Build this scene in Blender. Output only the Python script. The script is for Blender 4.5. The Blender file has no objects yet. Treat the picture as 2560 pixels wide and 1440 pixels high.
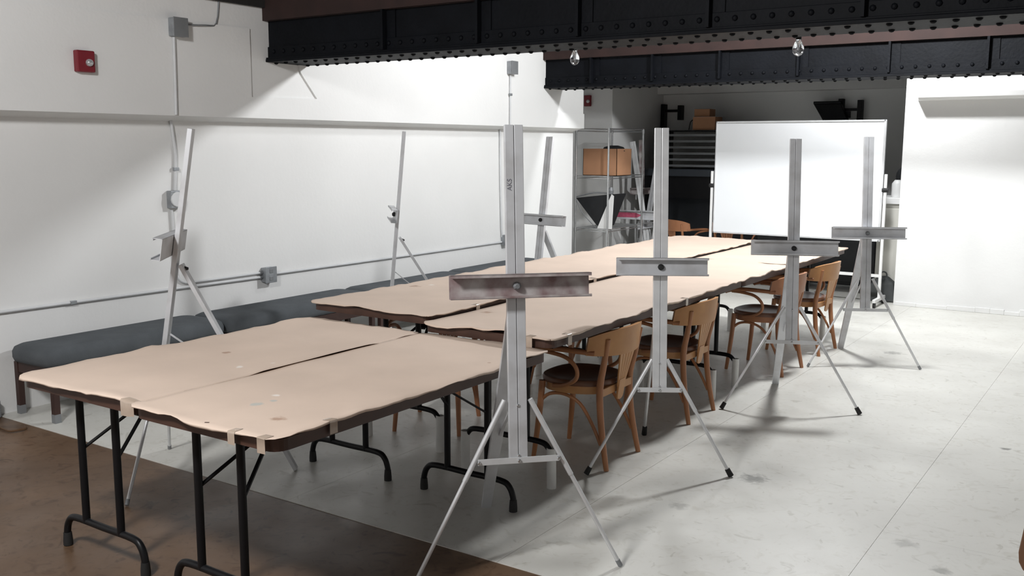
import bpy, bmesh, math, random
from mathutils import Vector, Matrix, noise
random.seed(7)
scn = bpy.context.scene
col = scn.collection

# ------------------------------------------------------------------ camera
CAM_H = 1.68
F_PX, CXP, CYP = 2416.0, 1280.0, 720.0
vy = Vector((2926-CXP, -(368-CYP), -F_PX)).normalized()
vx = -Vector((-2345-CXP, -(350-CYP), -F_PX))
vx = (vx - vy*vx.dot(vy)).normalized()
vz = vx.cross(vy)
cam_d = bpy.data.cameras.new('camera')
cam_d.sensor_fit = 'HORIZONTAL'; cam_d.sensor_width = 36.0
cam_d.lens = 36.0*F_PX/2560.0
cam_d.clip_start = 0.05
cam = bpy.data.objects.new('camera', cam_d)
col.objects.link(cam)
cam.matrix_world = Matrix.Translation((0, 0, CAM_H)) @ Matrix((vx, vy, vz)).to_4x4()
scn.camera = cam

# ------------------------------------------------------------------ world, lights, exposure
w = bpy.data.worlds.new('world'); scn.world = w; w.use_nodes = True
w.node_tree.nodes['Background'].inputs[0].default_value = (0, 0, 0, 1)      # closed room: no sky light
w.node_tree.nodes['Background'].inputs[1].default_value = 0.0
vs = scn.view_settings
vs.view_transform = 'Standard'; vs.look = 'None'; vs.gamma = 1.0; vs.use_curve_mapping = False
vs.exposure = 0.35

def lamp(name, loc, power, size, color, target=None, spot=None):
    if spot:
        d = bpy.data.lights.new(name, 'SPOT'); d.spot_size = spot; d.spot_blend = 0.35; d.shadow_soft_size = size
    else:
        d = bpy.data.lights.new(name, 'POINT'); d.shadow_soft_size = size
    d.energy = power; d.color = color
    o = bpy.data.objects.new(name, d); col.objects.link(o); o.location = loc
    if target:
        o.rotation_euler = (Vector(target)-Vector(loc)).to_track_quat('-Z', 'Y').to_euler()
    return o
COOL = (0.97, 0.985, 1.0)
# lamps the shadows give: the two table-edge shadows on the floor and the girder shadows on the left wall (bay lamps),
# the ledge shadow on the right wall (rear lamp, behind the far girder), the front light on easels and short tables (near lamp)
for lx, pw in ((-3.83, 60), (-2.07, 350)):
    lamp('bay_lamp_offscreen', (lx, 7.45, 3.35), pw, 0.16, COOL)
lamp('rear_bay_lamp_offscreen', (-2.45, 9.95, 3.10), 170, 0.07, COOL)
lamp('near_bay_lamp_offscreen', (-2.6, 0.2, 3.3), 372, 0.25, (0.985, 0.98, 0.98))

# ------------------------------------------------------------------ materials
def mat(name, color, rough=0.6, metal=0.0, var=0.0, scale=8.0, dark=None, bump=0.0, bscale=None, spec=0.5, coord='object', detail=4, ramp=(0.35, 0.7)):
    m = bpy.data.materials.new(name); m.use_nodes = True
    nt = m.node_tree; b = nt.nodes['Principled BSDF']
    b.inputs['Base Color'].default_value = (*color, 1); b.inputs['Roughness'].default_value = rough
    b.inputs['Metallic'].default_value = metal; b.inputs['Specular IOR Level'].default_value = spec
    tc = nt.nodes.new('ShaderNodeTexCoord')
    src = tc.outputs['Object']
    if coord == 'world':
        g = nt.nodes.new('ShaderNodeNewGeometry'); src = g.outputs['Position']
    if var > 0 or dark:
        n = nt.nodes.new('ShaderNodeTexNoise'); n.inputs['Scale'].default_value = scale; n.inputs['Detail'].default_value = detail
        nt.links.new(src, n.inputs['Vector'])
        r = nt.nodes.new('ShaderNodeValToRGB')
        d = dark or tuple(c*(1-var) for c in color)
        r.color_ramp.elements[0].position = ramp[0]; r.color_ramp.elements[1].position = ramp[1]
        r.color_ramp.elements[0].color = (*d, 1); r.color_ramp.elements[1].color = (*color, 1)
        nt.links.new(n.outputs['Fac'], r.inputs['Fac']); nt.links.new(r.outputs['Color'], b.inputs['Base Color'])
    if bump > 0:
        n2 = nt.nodes.new('ShaderNodeTexNoise'); n2.inputs['Scale'].default_value = bscale or scale*4; n2.inputs['Detail'].default_value = 5
        nt.links.new(src, n2.inputs['Vector'])
        bp = nt.nodes.new('ShaderNodeBump'); bp.inputs['Strength'].default_value = bump; bp.inputs['Distance'].default_value = 0.01
        nt.links.new(n2.outputs['Fac'], bp.inputs['Height']); nt.links.new(bp.outputs['Normal'], b.inputs['Normal'])
    return m

M = {}
M['wall'] = mat('wall_paint', (0.80, 0.80, 0.79), 0.75, var=0.05, scale=1.2, bump=0.12, bscale=30, coord='world', spec=0.3)
M['ceil'] = mat('ceiling_black', (0.02, 0.018, 0.017), 0.8, var=0.3, scale=3)
M['beam'] = mat('girder_black_paint', (0.0055, 0.0065, 0.009), 0.6, metal=0.0, var=0.35, scale=5, bump=0.25, bscale=40, spec=0.12)
M['timber'] = mat('red_brown_timber', (0.030, 0.0125, 0.010), 0.8, var=0.35, scale=6)
M['alu'] = mat('aluminium_worn', (0.60, 0.61, 0.63), 0.45, metal=0.2, dark=(0.47, 0.47, 0.475), scale=9, ramp=(0.25, 0.55))
M['alubright'] = mat('aluminium_clean', (0.74, 0.75, 0.76), 0.35, metal=0.3, var=0.12, scale=12)
M['aludirty'] = mat('aluminium_paint_stained', (0.52, 0.49, 0.48), 0.5, metal=0.1, dark=(0.22, 0.14, 0.14), scale=11, ramp=(0.3, 0.65))
M['rubber'] = mat('black_rubber', (0.012, 0.012, 0.012), 0.7)
M['blackmetal'] = mat('black_tube', (0.006, 0.006, 0.007), 0.4, metal=0.0, spec=0.25)
M['pvc'] = mat('white_pvc', (0.74, 0.74, 0.72), 0.4, var=0.06, scale=20)
M['tape'] = mat('clear_tape', (0.47, 0.375, 0.30), 0.15, var=0.1, scale=30, spec=0.9)
M['tabletop'] = mat('table_laminate', (0.075, 0.034, 0.022), 0.5, var=0.3, scale=9)
M['wood'] = mat('bentwood_honey', (0.62, 0.33, 0.135), 0.42, dark=(0.46, 0.215, 0.080), scale=7, ramp=(0.2, 0.8))
M['woodred'] = mat('bentwood_reddish', (0.46, 0.21, 0.10), 0.45, dark=(0.33, 0.135, 0.065), scale=7, ramp=(0.2, 0.8))
M['woodleg'] = mat('bentwood_leg', (0.47, 0.215, 0.095), 0.42, dark=(0.36, 0.15, 0.065), scale=7, ramp=(0.2, 0.8))
M['seat'] = mat('seat_dark_wood', (0.19, 0.085, 0.045), 0.35, dark=(0.12, 0.05, 0.028), scale=6, ramp=(0.25, 0.75))
M['fabric'] = mat('grey_fabric', (0.105, 0.115, 0.125), 0.9, var=0.18, scale=7, bump=0.2, bscale=150, spec=0.2)
M['darkwood'] = mat('dark_wood', (0.045, 0.018, 0.013), 0.55, var=0.3, scale=8)
M['galv'] = mat('galvanised_box', (0.36, 0.38, 0.40), 0.45, metal=0.45, var=0.25, scale=25)
M['paintpipe'] = mat('painted_conduit', (0.66, 0.67, 0.68), 0.55, var=0.06, scale=10)
M['red'] = mat('alarm_red', (0.20, 0.012, 0.022), 0.45, var=0.1, scale=20)
M['lens'] = mat('strobe_lens', (0.75, 0.76, 0.78), 0.08, metal=0.5, var=0.4, scale=40)
M['chrome'] = mat('chrome_wire', (0.62, 0.63, 0.64), 0.25, metal=0.85, var=0.1, scale=20)
M['card'] = mat('cardboard', (0.42, 0.215, 0.115), 0.8, var=0.12, scale=5)
M['blackcloth'] = mat('black_cloth', (0.012, 0.013, 0.015), 0.7, var=0.3, scale=15)
M['whitecloth'] = mat('white_diffuser', (0.78, 0.78, 0.77), 0.8, var=0.05, scale=10)
M['board'] = mat('whiteboard_gloss', (0.84, 0.86, 0.88), 0.25, var=0.02, scale=2)
M['greymetal'] = mat('grey_steel', (0.25, 0.26, 0.27), 0.5, metal=0.3, var=0.15, scale=8)
M['desk'] = mat('dark_blue_desk', (0.035, 0.042, 0.052), 0.5, var=0.2, scale=6)
M['cab'] = mat('cream_cabinet', (0.58, 0.57, 0.52), 0.55, var=0.05, scale=4)
M['white'] = mat('white_plastic', (0.78, 0.78, 0.77), 0.45, var=0.03, scale=6)
M['bag'] = mat('dark_grey_bag', (0.06, 0.065, 0.065), 0.75, var=0.25, scale=10)
M['pink'] = mat('pink_dried_paint', (0.50, 0.09, 0.16), 0.5, var=0.25, scale=30)
M['ink'] = mat('pen_ink', (0.17, 0.17, 0.20), 0.6)
M['cable'] = mat('brown_cable', (0.10, 0.05, 0.02), 0.5)
M['board2'] = mat('brown_board', (0.20, 0.095, 0.045), 0.5, dark=(0.13, 0.06, 0.03), scale=6)

def glass_mat():
    m = bpy.data.materials.new('clear_glass'); m.use_nodes = True
    b = m.node_tree.nodes['Principled BSDF']
    b.inputs['Base Color'].default_value = (0.95, 0.97, 1, 1); b.inputs['Roughness'].default_value = 0.03
    b.inputs['Transmission Weight'].default_value = 1.0; b.inputs['IOR'].default_value = 1.45
    return m
M['glass'] = glass_mat()

def floor_mat(name, base, dark, mud, spots):
    m = bpy.data.materials.new(name); m.use_nodes = True
    nt = m.node_tree; N = nt.nodes; L = nt.links; b = N['Principled BSDF']
    g = N.new('ShaderNodeNewGeometry')
    def nz(scale, detail, dist=0.0):
        n = N.new('ShaderNodeTexNoise'); n.inputs['Scale'].default_value = scale; n.inputs['Detail'].default_value = detail
        n.inputs['Distortion'].default_value = dist; L.new(g.outputs['Position'], n.inputs['Vector']); return n.outputs['Fac']
    def ramp(fac, p0, p1, c0, c1):
        r = N.new('ShaderNodeValToRGB'); r.color_ramp.elements[0].position = p0; r.color_ramp.elements[1].position = p1
        r.color_ramp.elements[0].color = (*c0, 1); r.color_ramp.elements[1].color = (*c1, 1); L.new(fac, r.inputs['Fac']); return r.outputs['Color']
    def mul(a, c):
        x = N.new('ShaderNodeMixRGB'); x.blend_type = 'MULTIPLY'; x.inputs['Fac'].default_value = 1
        L.new(a, x.inputs[1]); L.new(c, x.inputs[2]); return x.outputs[0]
    c = ramp(nz(1.6, 6, 0.4), 0.30, 0.72, dark, base)
    c = mul(c, ramp(nz(14, 8, 1.5), 0.30, 0.46, mud, (1, 1, 1)))
    c = mul(c, ramp(nz(5.5, 10, 3.0), 0.31, 0.36, tuple(v*0.92 for v in mud), (1, 1, 1)))
    for (sx, sy, rad, tone) in spots:
        s = N.new('ShaderNodeVectorMath'); s.operation = 'DISTANCE'; s.inputs[1].default_value = (sx, sy, 0)
        L.new(g.outputs['Position'], s.inputs[0])
        a = N.new('ShaderNodeMath'); a.operation = 'DIVIDE'; a.inputs[1].default_value = rad; L.new(s.outputs['Value'], a.inputs[0])
        n = nz(22, 5, 1.0)
        k = N.new('ShaderNodeMath'); k.operation = 'MULTIPLY_ADD'; k.inputs[1].default_value = 1.6; L.new(n, k.inputs[0]); L.new(a.outputs[0], k.inputs[2])
        h = N.new('ShaderNodeMath'); h.operation = 'MULTIPLY'; h.inputs[1].default_value = 0.5; L.new(k.outputs[0], h.inputs[0])
        c = mul(c, ramp(h.outputs[0], 0.55, 0.85, (tone,)*3, (1, 1, 1)))
    L.new(c, b.inputs['Base Color'])
    L.new(ramp(nz(3, 4), 0.3, 0.7, (0.30,)*3, (0.5,)*3), b.inputs['Roughness'])
    bp = N.new('ShaderNodeBump'); bp.inputs['Strength'].default_value = 0.12; bp.inputs['Distance'].default_value = 0.004
    L.new(nz(25, 6), bp.inputs['Height']); L.new(bp.outputs['Normal'], b.inputs['Normal'])
    return m
M['floorwhite'] = floor_mat('painted_floor', (0.68, 0.675, 0.63), (0.58, 0.57, 0.53), (0.90, 0.89, 0.87),
                            [(-1.62, 4.62, 0.09, 0.45), (-1.75, 8.2, 0.09, 0.55), (-0.80, 4.2, 0.06, 0.7), (-1.78, 4.05, 0.06, 0.7), (-0.62, 5.9, 0.035, 0.35), (-0.62, 4.0, 0.05, 0.6)])
M['floorbrown'] = floor_mat('bare_brown_floor', (0.165, 0.100, 0.058), (0.092, 0.054, 0.031), (0.66, 0.60, 0.55), [(-3.9, 2.45, 0.12, 0.6)])

def kraft_mat(marks):
    m = mat('kraft_paper', (0.70, 0.56, 0.46), 0.72, var=0.09, scale=3.0, coord='world', bump=0.15, bscale=9, spec=0.35)
    nt = m.node_tree; N = nt.nodes; L = nt.links; b = N['Principled BSDF']
    g = N.new('ShaderNodeNewGeometry')
    c = b.inputs['Base Color'].links[0].from_socket
    for (x, y, rad, colr) in marks:
        sp = N.new('ShaderNodeVectorMath'); sp.operation = 'MULTIPLY'; sp.inputs[1].default_value = (1, 1, 0); L.new(g.outputs['Position'], sp.inputs[0])
        d = N.new('ShaderNodeVectorMath'); d.operation = 'DISTANCE'; d.inputs[1].default_value = (x, y, 0); L.new(sp.outputs[0], d.inputs[0])
        n = N.new('ShaderNodeTexNoise'); n.inputs['Scale'].default_value = 28; n.inputs['Detail'].default_value = 3; L.new(g.outputs['Position'], n.inputs['Vector'])
        a = N.new('ShaderNodeMath'); a.operation = 'MULTIPLY_ADD'; a.inputs[1].default_value = rad*1.6; L.new(n.outputs['Fac'], a.inputs[0]); L.new(d.outputs['Value'], a.inputs[2])
        r = N.new('ShaderNodeMapRange'); r.inputs['From Min'].default_value = rad*1.15; r.inputs['From Max'].default_value = rad*1.6; r.inputs['To Min'].default_value = 0.7; r.inputs['To Max'].default_value = 0.0
        L.new(a.outputs[0], r.inputs['Value'])
        x_ = N.new('ShaderNodeMixRGB'); L.new(r.outputs['Result'], x_.inputs[0]); L.new(c, x_.inputs[1]); x_.inputs[2].default_value = (*colr, 1); c = x_.outputs[0]
    L.new(c, b.inputs['Base Color'])
    return m
WHT, BLU, BRN = (0.85, 0.80, 0.75), (0.42, 0.46, 0.44), (0.36, 0.22, 0.15)
M['kraft'] = kraft_mat([(-2.69,2.42,0.022,WHT),(-2.66,2.30,0.035,BLU),(-2.64,2.36,0.020,BLU),(-2.45,2.21,0.040,BRN),(-3.17,2.66,0.025,WHT),(-3.10,2.78,0.018,WHT),(-3.45,2.82,0.03,BRN),
                       (-3.78,4.55,0.05,BRN),(-3.62,4.75,0.030,WHT),(-3.74,4.66,0.03,WHT),(-2.36,3.33,0.012,BRN),(-2.95,4.15,0.05,BRN),(-2.80,6.4,0.03,BRN)])

# ------------------------------------------------------------------ mesh helpers
class MB:
    def __init__(s): s.v = []; s.f = []
    def add(s, vs, fs):
        o = len(s.v); s.v += [tuple(v) for v in vs]; s.f += [tuple(i+o for i in f) for f in fs]; return s
    def box(s, x0, x1, y0, y1, z0, z1):
        return s.add([(x0,y0,z0),(x1,y0,z0),(x1,y1,z0),(x0,y1,z0),(x0,y0,z1),(x1,y0,z1),(x1,y1,z1),(x0,y1,z1)],
                     [(0,3,2,1),(4,5,6,7),(0,1,5,4),(1,2,6,5),(2,3,7,6),(3,0,4,7)])
    def bar(s, p0, p1, wd, dp, side=(1,0,0), w1=None, d1=None):
        p0 = Vector(p0); p1 = Vector(p1); d = (p1-p0).normalized(); sd = Vector(side); sd = (sd-d*sd.dot(d)).normalized(); n = d.cross(sd)
        w1 = wd if w1 is None else w1; d1 = dp if d1 is None else d1
        vs = []
        for p, a, b in ((p0, wd/2, dp/2), (p1, w1/2, d1/2)):
            vs += [p-sd*a-n*b, p+sd*a-n*b, p+sd*a+n*b, p-sd*a+n*b]
        return s.add(vs, [(0,3,2,1),(4,5,6,7),(0,1,5,4),(1,2,6,5),(2,3,7,6),(3,0,4,7)])
    def tube(s, pts, r, seg=10, sub=0):
        pts = [Vector(p) for p in pts]
        rs = list(r) if isinstance(r, (list, tuple)) else [r]*len(pts)
        if sub:
            P = []; R2 = []
            n = len(pts)
            for i in range(n-1):
                a = pts[max(i-1,0)]; b = pts[i]; c = pts[i+1]; d = pts[min(i+2,n-1)]
                for k in range(sub):
                    t = k/sub
                    P.append(0.5*((2*b)+(c-a)*t+(2*a-5*b+4*c-d)*t*t+(3*b-a-3*c+d)*t**3)); R2.append(rs[i]*(1-t)+rs[i+1]*t)
            P.append(pts[-1]); R2.append(rs[-1]); pts, rs = P, R2
        vs = []; n = len(pts); up = None
        for i, p in enumerate(pts):
            t = (pts[min(i+1,n-1)]-pts[max(i-1,0)]).normalized()
            if up is None:
                up = Vector((0,0,1)) if abs(t.z) < 0.9 else Vector((1,0,0))
            up = (up-t*up.dot(t)).normalized(); q = t.cross(up)
            for k in range(seg):
                a = 2*math.pi*k/seg; vs.append(p+(up*math.cos(a)+q*math.sin(a))*rs[i])
        fs = []
        for i in range(n-1):
            for k in range(seg):
                a = i*seg+k; b = i*seg+(k+1) % seg; fs.append((a, b, b+seg, a+seg))
        fs.append(tuple(range(seg-1, -1, -1))); fs.append(tuple((n-1)*seg+k for k in range(seg)))
        return s.add(vs, fs)
    def lathe(s, prof, c=(0,0,0), seg=16, axis='z'):
        vs = []
        for r, h in prof:
            for k in range(seg):
                a = 2*math.pi*k/seg; x, y = r*math.cos(a), r*math.sin(a)
                p = (x, y, h) if axis == 'z' else ((h, x, y) if axis == 'x' else (x, h, y))
                vs.append((c[0]+p[0], c[1]+p[1], c[2]+p[2]))
        fs = []
        for i in range(len(prof)-1):
            for k in range(seg):
                a = i*seg+k; b = i*seg+(k+1) % seg; fs.append((a, b, b+seg, a+seg))
        fs.append(tuple(range(seg-1,-1,-1))); fs.append(tuple((len(prof)-1)*seg+k for k in range(seg)))
        return s.add(vs, fs)
    def prism(s, poly, fn0, fn1):
        n = len(poly)
        return s.add([fn0(p) for p in poly]+[fn1(p) for p in poly],
                     [tuple(range(n-1,-1,-1)), tuple(range(n,2*n))]+[(i,(i+1)%n,n+(i+1)%n,n+i) for i in range(n)])
    def build(s, name, m, parent=None, smooth=False, bevel=0.0, loc=None):
        me = bpy.data.meshes.new(name); me.from_pydata(s.v, [], s.f)
        bm = bmesh.new(); bm.from_mesh(me); bmesh.ops.recalc_face_normals(bm, faces=bm.faces); bm.to_mesh(me); bm.free()
        me.materials.append(M[m] if isinstance(m, str) else m)
        if smooth:
            for p in me.polygons: p.use_smooth = True
        o = bpy.data.objects.new(name, me); col.objects.link(o)
        if parent: o.parent = parent
        if loc: o.location = loc
        if bevel:
            b = o.modifiers.new('bevel', 'BEVEL'); b.width = bevel; b.segments = 2; b.limit_method = 'ANGLE'
        if smooth and not bevel:
            e = o.modifiers.new('split', 'EDGE_SPLIT'); e.split_angle = math.radians(50)
        return o

def tag(o, label, cat, group=None):
    o['label'] = label; o['category'] = cat
    if group: o['group'] = group
    return o
def thing(name, label, cat, loc=(0,0,0), rz=0.0, group=None):
    o = bpy.data.objects.new(name, None); col.objects.link(o); o.empty_display_size = 0.1
    o.location = loc; o.rotation_euler = (0, 0, rz)
    return tag(o, label, cat, group)
def struct(o):
    o['kind'] = 'structure'; return o
def inst(src, parent, loc, name=None, rot=None):
    o = src.copy(); col.objects.link(o); o.parent = parent; o.location = loc
    if rot: o.rotation_euler = rot
    return o
def copy_tree(o, parent=None):
    c = o.copy(); col.objects.link(c); c.parent = parent
    for ch in list(o.children): copy_tree(ch, c)
    return c

# ------------------------------------------------------------------ the room
XW, XU = -5.93, -5.78          # lower and upper plane of the left wall
ZC = 3.8                       # ceiling
PE = 3.06                      # edge of the painted floor sheets
struct(MB().box(-7.2, 4.0, -3.0, 13.2, -0.10, -0.003).build('floor', 'floorbrown'))
floor = bpy.data.objects['floor']
xs = [-0.911+1.22*k for k in range(-5, 5)]
for i in range(len(xs)-1):
    a, b = max(xs[i], -7.15), min(xs[i+1], 4.0)
    if b-a < 0.05: continue
    ys = [PE] + [y for y in ([5.50, 7.94, 10.38, 12.82] if i % 2 == 0 else [4.28, 6.72, 9.16, 11.60])] + [13.15]
    for y0, y1 in zip(ys[:-1], ys[1:]):
        MB().box(a+0.0007, b-0.0007, y0+0.0007, y1-0.0007, -0.004, 0.0).build('floor_sheet', 'floorwhite', floor)
struct(MB().box(-7.2, 4.0, -3.0, 13.2, ZC, ZC+0.1).build('ceiling', 'ceil'))

wl = MB()
prof = [(-6.25,0),(XW,0),(XW,1.84),(XU-0.014,1.88),(XU-0.014,ZC),(-6.25,ZC)]
wl.prism(prof, lambda p: (p[0], -3.0, p[1]), lambda p: (p[0], 10.10, p[1]))
wall_left = struct(wl.build('wall_left', 'wall'))
def panel(poly):
    m = MB().prism(poly, lambda p: (XU-0.04, p[0], p[1]), lambda p: (XU, p[0], p[1]))
    return m.build('wall_panel', 'wall', wall_left)
panel([(-3.0,1.875),(10.10,1.875),(10.10,2.045),(9.12,2.045),(9.12,2.62),(5.45,2.62),(5.57,2.24),(5.74,2.045),(5.06,2.032),(5.06,2.535),(-3.0,2.46)])
# continuation beyond the corner, alarm wall, storage
struct(MB().box(-6.9, -6.8, 10.10, 11.6, 0, ZC).build('wall_recess', 'wall'))
struct(MB().box(-6.9, -6.25, 10.0, 10.10, 0, ZC).build('wall_return', 'wall'))
struct(MB().box(-6.9, -6.13, 11.45, 11.60, 0, ZC).build('wall_alarm', 'wall'))
struct(MB().box(-6.28, -6.13, 11.60, 13.0, 0, 2.7).build('wall_storage_left', 'wall'))
struct(MB().box(-6.28, 4.0, 13.0, 13.15, 0, 2.7).build('wall_back', 'wall'))
struct(MB().box(-6.13, 0.5, 12.80, 13.0, 2.40, 2.6).build('trim_1', 'wall'))
struct(MB().box(-6.13, 4.0, 10.85, 13.0, 2.6, 2.7).build('ceiling_storage', 'ceil'))
struct(MB().box(-6.13, -2.32, 10.75, 10.87, 2.55, ZC).build('light_block_header', 'wall'))  # unseen header, added and sized to keep lamp light out of the alcove
wall_right = struct(MB().box(-2.32, 4.0, 10.75, 10.85, 0, ZC).build('wall_right', 'wall', bevel=0.004))
struct(MB().box(3.9, 4.0, -3.0, 10.75, 0, ZC).build('wall_side', 'wall'))
struct(MB().box(-6.25, 4.0, -3.1, -3.0, 0, ZC).build('wall_front', 'wall'))
struct(MB().box(0.4, 0.5, 10.87, 13.0, 0, 2.6).build('wall_storage_right', 'wall'))
# ragged base of the right wall
rb = MB()
x = -2.30
while x < 2.5:
    wd = random.uniform(0.12, 0.4); h = random.uniform(0.035, 0.075)
    rb.box(x, x+wd, 10.735, 10.752, 0.0, h); x += wd
struct(rb.build('baseboard_right', 'wall', bevel=0.004))
# dark board along the top of the left wall
struct(MB().box(XU-0.05, XU+0.02, -3.0, 10.1, 2.70, ZC).build('trim_3', 'ceil'))
# white ledge box on the right wall
lb = MB()
poly = [(10.75,2.235),(10.605,2.225),(10.60,2.17),(10.63,2.145),(10.75,2.145)]
lb.prism(poly, lambda p: (-2.20 if p[0] > 10.7 else -2.17, p[0], p[1]), lambda p: (2.4, p[0], p[1]))
tag(lb.build('wall_ledge', 'white', bevel=0.006), 'long white ledge fixed high on the white right-hand wall', 'ledge')

# ------------------------------------------------------------------ riveted girders
def girder(label, y0, y1, xl, stiff, riv_dx, riv_x1):
    g = thing('plate_girder', label, 'girder', (0, 0, 0), 0, 'black riveted girders')
    xr = 3.9; zb = 2.30; yc = (y0+y1)/2
    yw = y0+0.045
    for yy in (yw, y1-0.045): MB().box(xl, xr, yy-0.008, yy+0.008, zb+0.02, 2.80).build('web', 'beam', g)
    MB().box(xl, xr, y0, y1, zb, zb+0.022).build('bottom_flange', 'beam', g, bevel=0.003)
    a = MB(); a.box(xl, xr, y0+0.004, yw, zb+0.0215, zb+0.034); a.box(xl, xr, yw-0.020, yw-0.007, zb+0.0215, zb+0.115); a.box(xl, xr, y1-0.038, y1-0.022, zb+0.0215, zb+0.115)
    a.build('flange_angle', 'beam', g, bevel=0.003)
    MB().box(xl, xr, y0-0.02, y1-0.04, 2.605, 2.80).build('top_flange', 'timber', g)
    st = None
    for sx in stiff:
        if st is None:
            m = MB(); m.box(-0.010, 0.010, -0.065, -0.007, zb+0.034, 2.605); m.box(0.010, 0.085, -0.018, -0.007, zb+0.115, 2.605)
            st = m.build('stiffener', 'beam', g, loc=(sx, yw, 0))
        else: inst(st, g, (sx, yw, 0))
    rv = None
    def rivet(p, rot):
        nonlocal rv
        if rv is None:
            m = MB(); m.lathe([(0.017,0),(0.0165,0.006),(0.011,0.012),(0.004,0.0145)], seg=8)
            rv = m.build('rivet', 'beam', g, smooth=True, loc=p); rv.modifiers.clear(); rv.rotation_euler = rot
        else: inst(rv, g, p, rot=rot)
    x = xl+0.06; k = 0
    while x < riv_x1:
        rivet((x, y0+0.075, zb+0.0005), (math.pi, 0, 0)); rivet((x+riv_dx/2, y1-0.075, zb+0.0005), (math.pi, 0, 0))
        rivet((x+riv_dx*0.3, yw-0.0195, zb+0.078), (math.pi/2, 0, 0))
        x += riv_dx; k += 1
    return g
girder('black riveted steel girder crossing the room above the near ends of the long tables', 5.22, 5.65, XU-0.04, (-4.60, -3.79, -3.04, -2.20, -1.36, -0.5), 0.105, -0.35)
girder('black riveted steel girder crossing the room in front of the storage alcove and whiteboard', 9.22, 9.62, XU-0.04, (-5.2, -4.48, -3.75, -2.97, -2.15, -1.35, -0.5), 0.115, -0.75)
# unseen dark panels added above the girders to stop lamp light spilling over
struct(MB().box(XU, 3.9, 5.40, 5.47, 2.80, ZC).build('near_light_blocker', 'ceil'))
struct(MB().box(XU, 3.9, 9.38, 9.46, 2.80, ZC).build('far_light_blocker', 'ceil'))

# ------------------------------------------------------------------ folding tables
def rrect(x0, x1, y0, y1, r, n=5):
    out = []
    for cx, cy, a0 in ((x1-r,y1-r,0),(x0+r,y1-r,90),(x0+r,y0+r,180),(x1-r,y0+r,270)):
        for k in range(n+1):
            a = math.radians(a0+90*k/n); out.append((cx+r*math.cos(a), cy+r*math.sin(a)))
    return out

def folding_table(label, cx, y0, y1, width, ztop, inset, bar_z, foot_z, group, skew=0.0):
    t = thing('folding_table', label, 'table', (cx, (y0+y1)/2, 0), 0, group)
    hl = (y1-y0)/2; hw = width/2
    m = MB(); m.prism(rrect(-hw, hw, -hl, hl, 0.05), lambda p: (p[0], p[1], ztop-0.040), lambda p: (p[0], p[1], ztop+0.001))
    m.build('table_top', 'tabletop', t)
    m = MB(); m.box(-hw+0.05, -hw+0.07, -hl+0.1, hl-0.1, ztop-0.062, ztop-0.039); m.box(hw-0.07, hw-0.05, -hl+0.1, hl-0.1, ztop-0.062, ztop-0.039)
    m.build('rail', 'blackmetal', t)
    for sy in (-1, 1):
        yl = sy*(hl-inset); kx = skew if sy < 0 else 0.0
        for sx in (-0.118, 0.118):
            MB().tube([(sx, yl, bar_z-0.005), (sx, yl, ztop-0.038)], 0.0155, 12).build('leg', 'blackmetal', t, loc=(kx, 0, 0), smooth=True)
        fw = 0.265
        m = MB().tube([(-fw, yl, foot_z), (-fw, yl, bar_z-0.075), (-fw+0.022, yl, bar_z-0.022), (-fw+0.075, yl, bar_z), (0, yl, bar_z),
                       (fw-0.075, yl, bar_z), (fw-0.022, yl, bar_z-0.022), (fw, yl, bar_z-0.075), (fw, yl, foot_z)], 0.0145, 12, sub=4)
        fb = m.build('foot_bar', 'blackmetal', t, loc=(kx, 0, 0), smooth=True)
        for sx in (-fw, fw):
            MB().lathe([(0.0195,0),(0.0195,0.02),(0.0165,0.055)], (sx, yl, foot_z-0.002 if foot_z > 0.01 else 0.0), 12).build('foot_cap', 'rubber', fb, smooth=True)
        yb = yl-sy*0.34
        for sx in (-0.118, 0.118):
            m = MB(); m.bar((sx, yl, ztop-0.30), (sx*0.25, yl-sy*0.20, ztop-0.155), 0.016, 0.006); m.build('brace', 'blackmetal', t, loc=(kx, 0, 0))
        m = MB(); m.bar((0, yl-sy*0.17, ztop-0.175), (0, yb, ztop-0.042), 0.045, 0.014); m.build('brace_link', 'blackmetal', t, loc=(kx, 0, 0))
        m = MB(); m.box(-0.2, 0.2, yl-0.02, yl+0.02, ztop-0.06, ztop-0.038); m.build('leg_bracket', 'blackmetal', t, loc=(kx, 0, 0))
    return t
folding_table('short folding table at the bare brown floor, half nearer the grey benches', -3.405, 2.060, 3.665, 0.765, 0.745, 0.12, 0.135, 0.0, 'near folding tables', -0.06)
folding_table('short folding table standing across the brown floor edge, half nearer the easels', -2.648, 2.040, 3.675, 0.745, 0.745, 0.12, 0.135, 0.0, 'near folding tables', -0.06)
ZL, ZR = 0.812, 0.790
folding_table('long folding table on white pipe feet, bench side, facing the short tables', -3.475, 3.78, 6.19, 0.825, ZL, 0.28, 0.225, 0.045, 'long folding tables')
folding_table('long folding table on white pipe feet, bench side, far one toward the whiteboard', -3.475, 6.20, 8.62, 0.825, ZL, 0.28, 0.225, 0.045, 'long folding tables')
folding_table('long folding table on white pipe feet beside the first bentwood chairs', -2.665, 3.72, 6.16, 0.755, ZR, 0.20, 0.225, 0.045, 'long folding tables')
folding_table('long folding table on white pipe feet, chair side, far one toward the whiteboard', -2.665, 6.17, 8.64, 0.755, ZR, 0.20, 0.225, 0.045, 'long folding tables')
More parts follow.
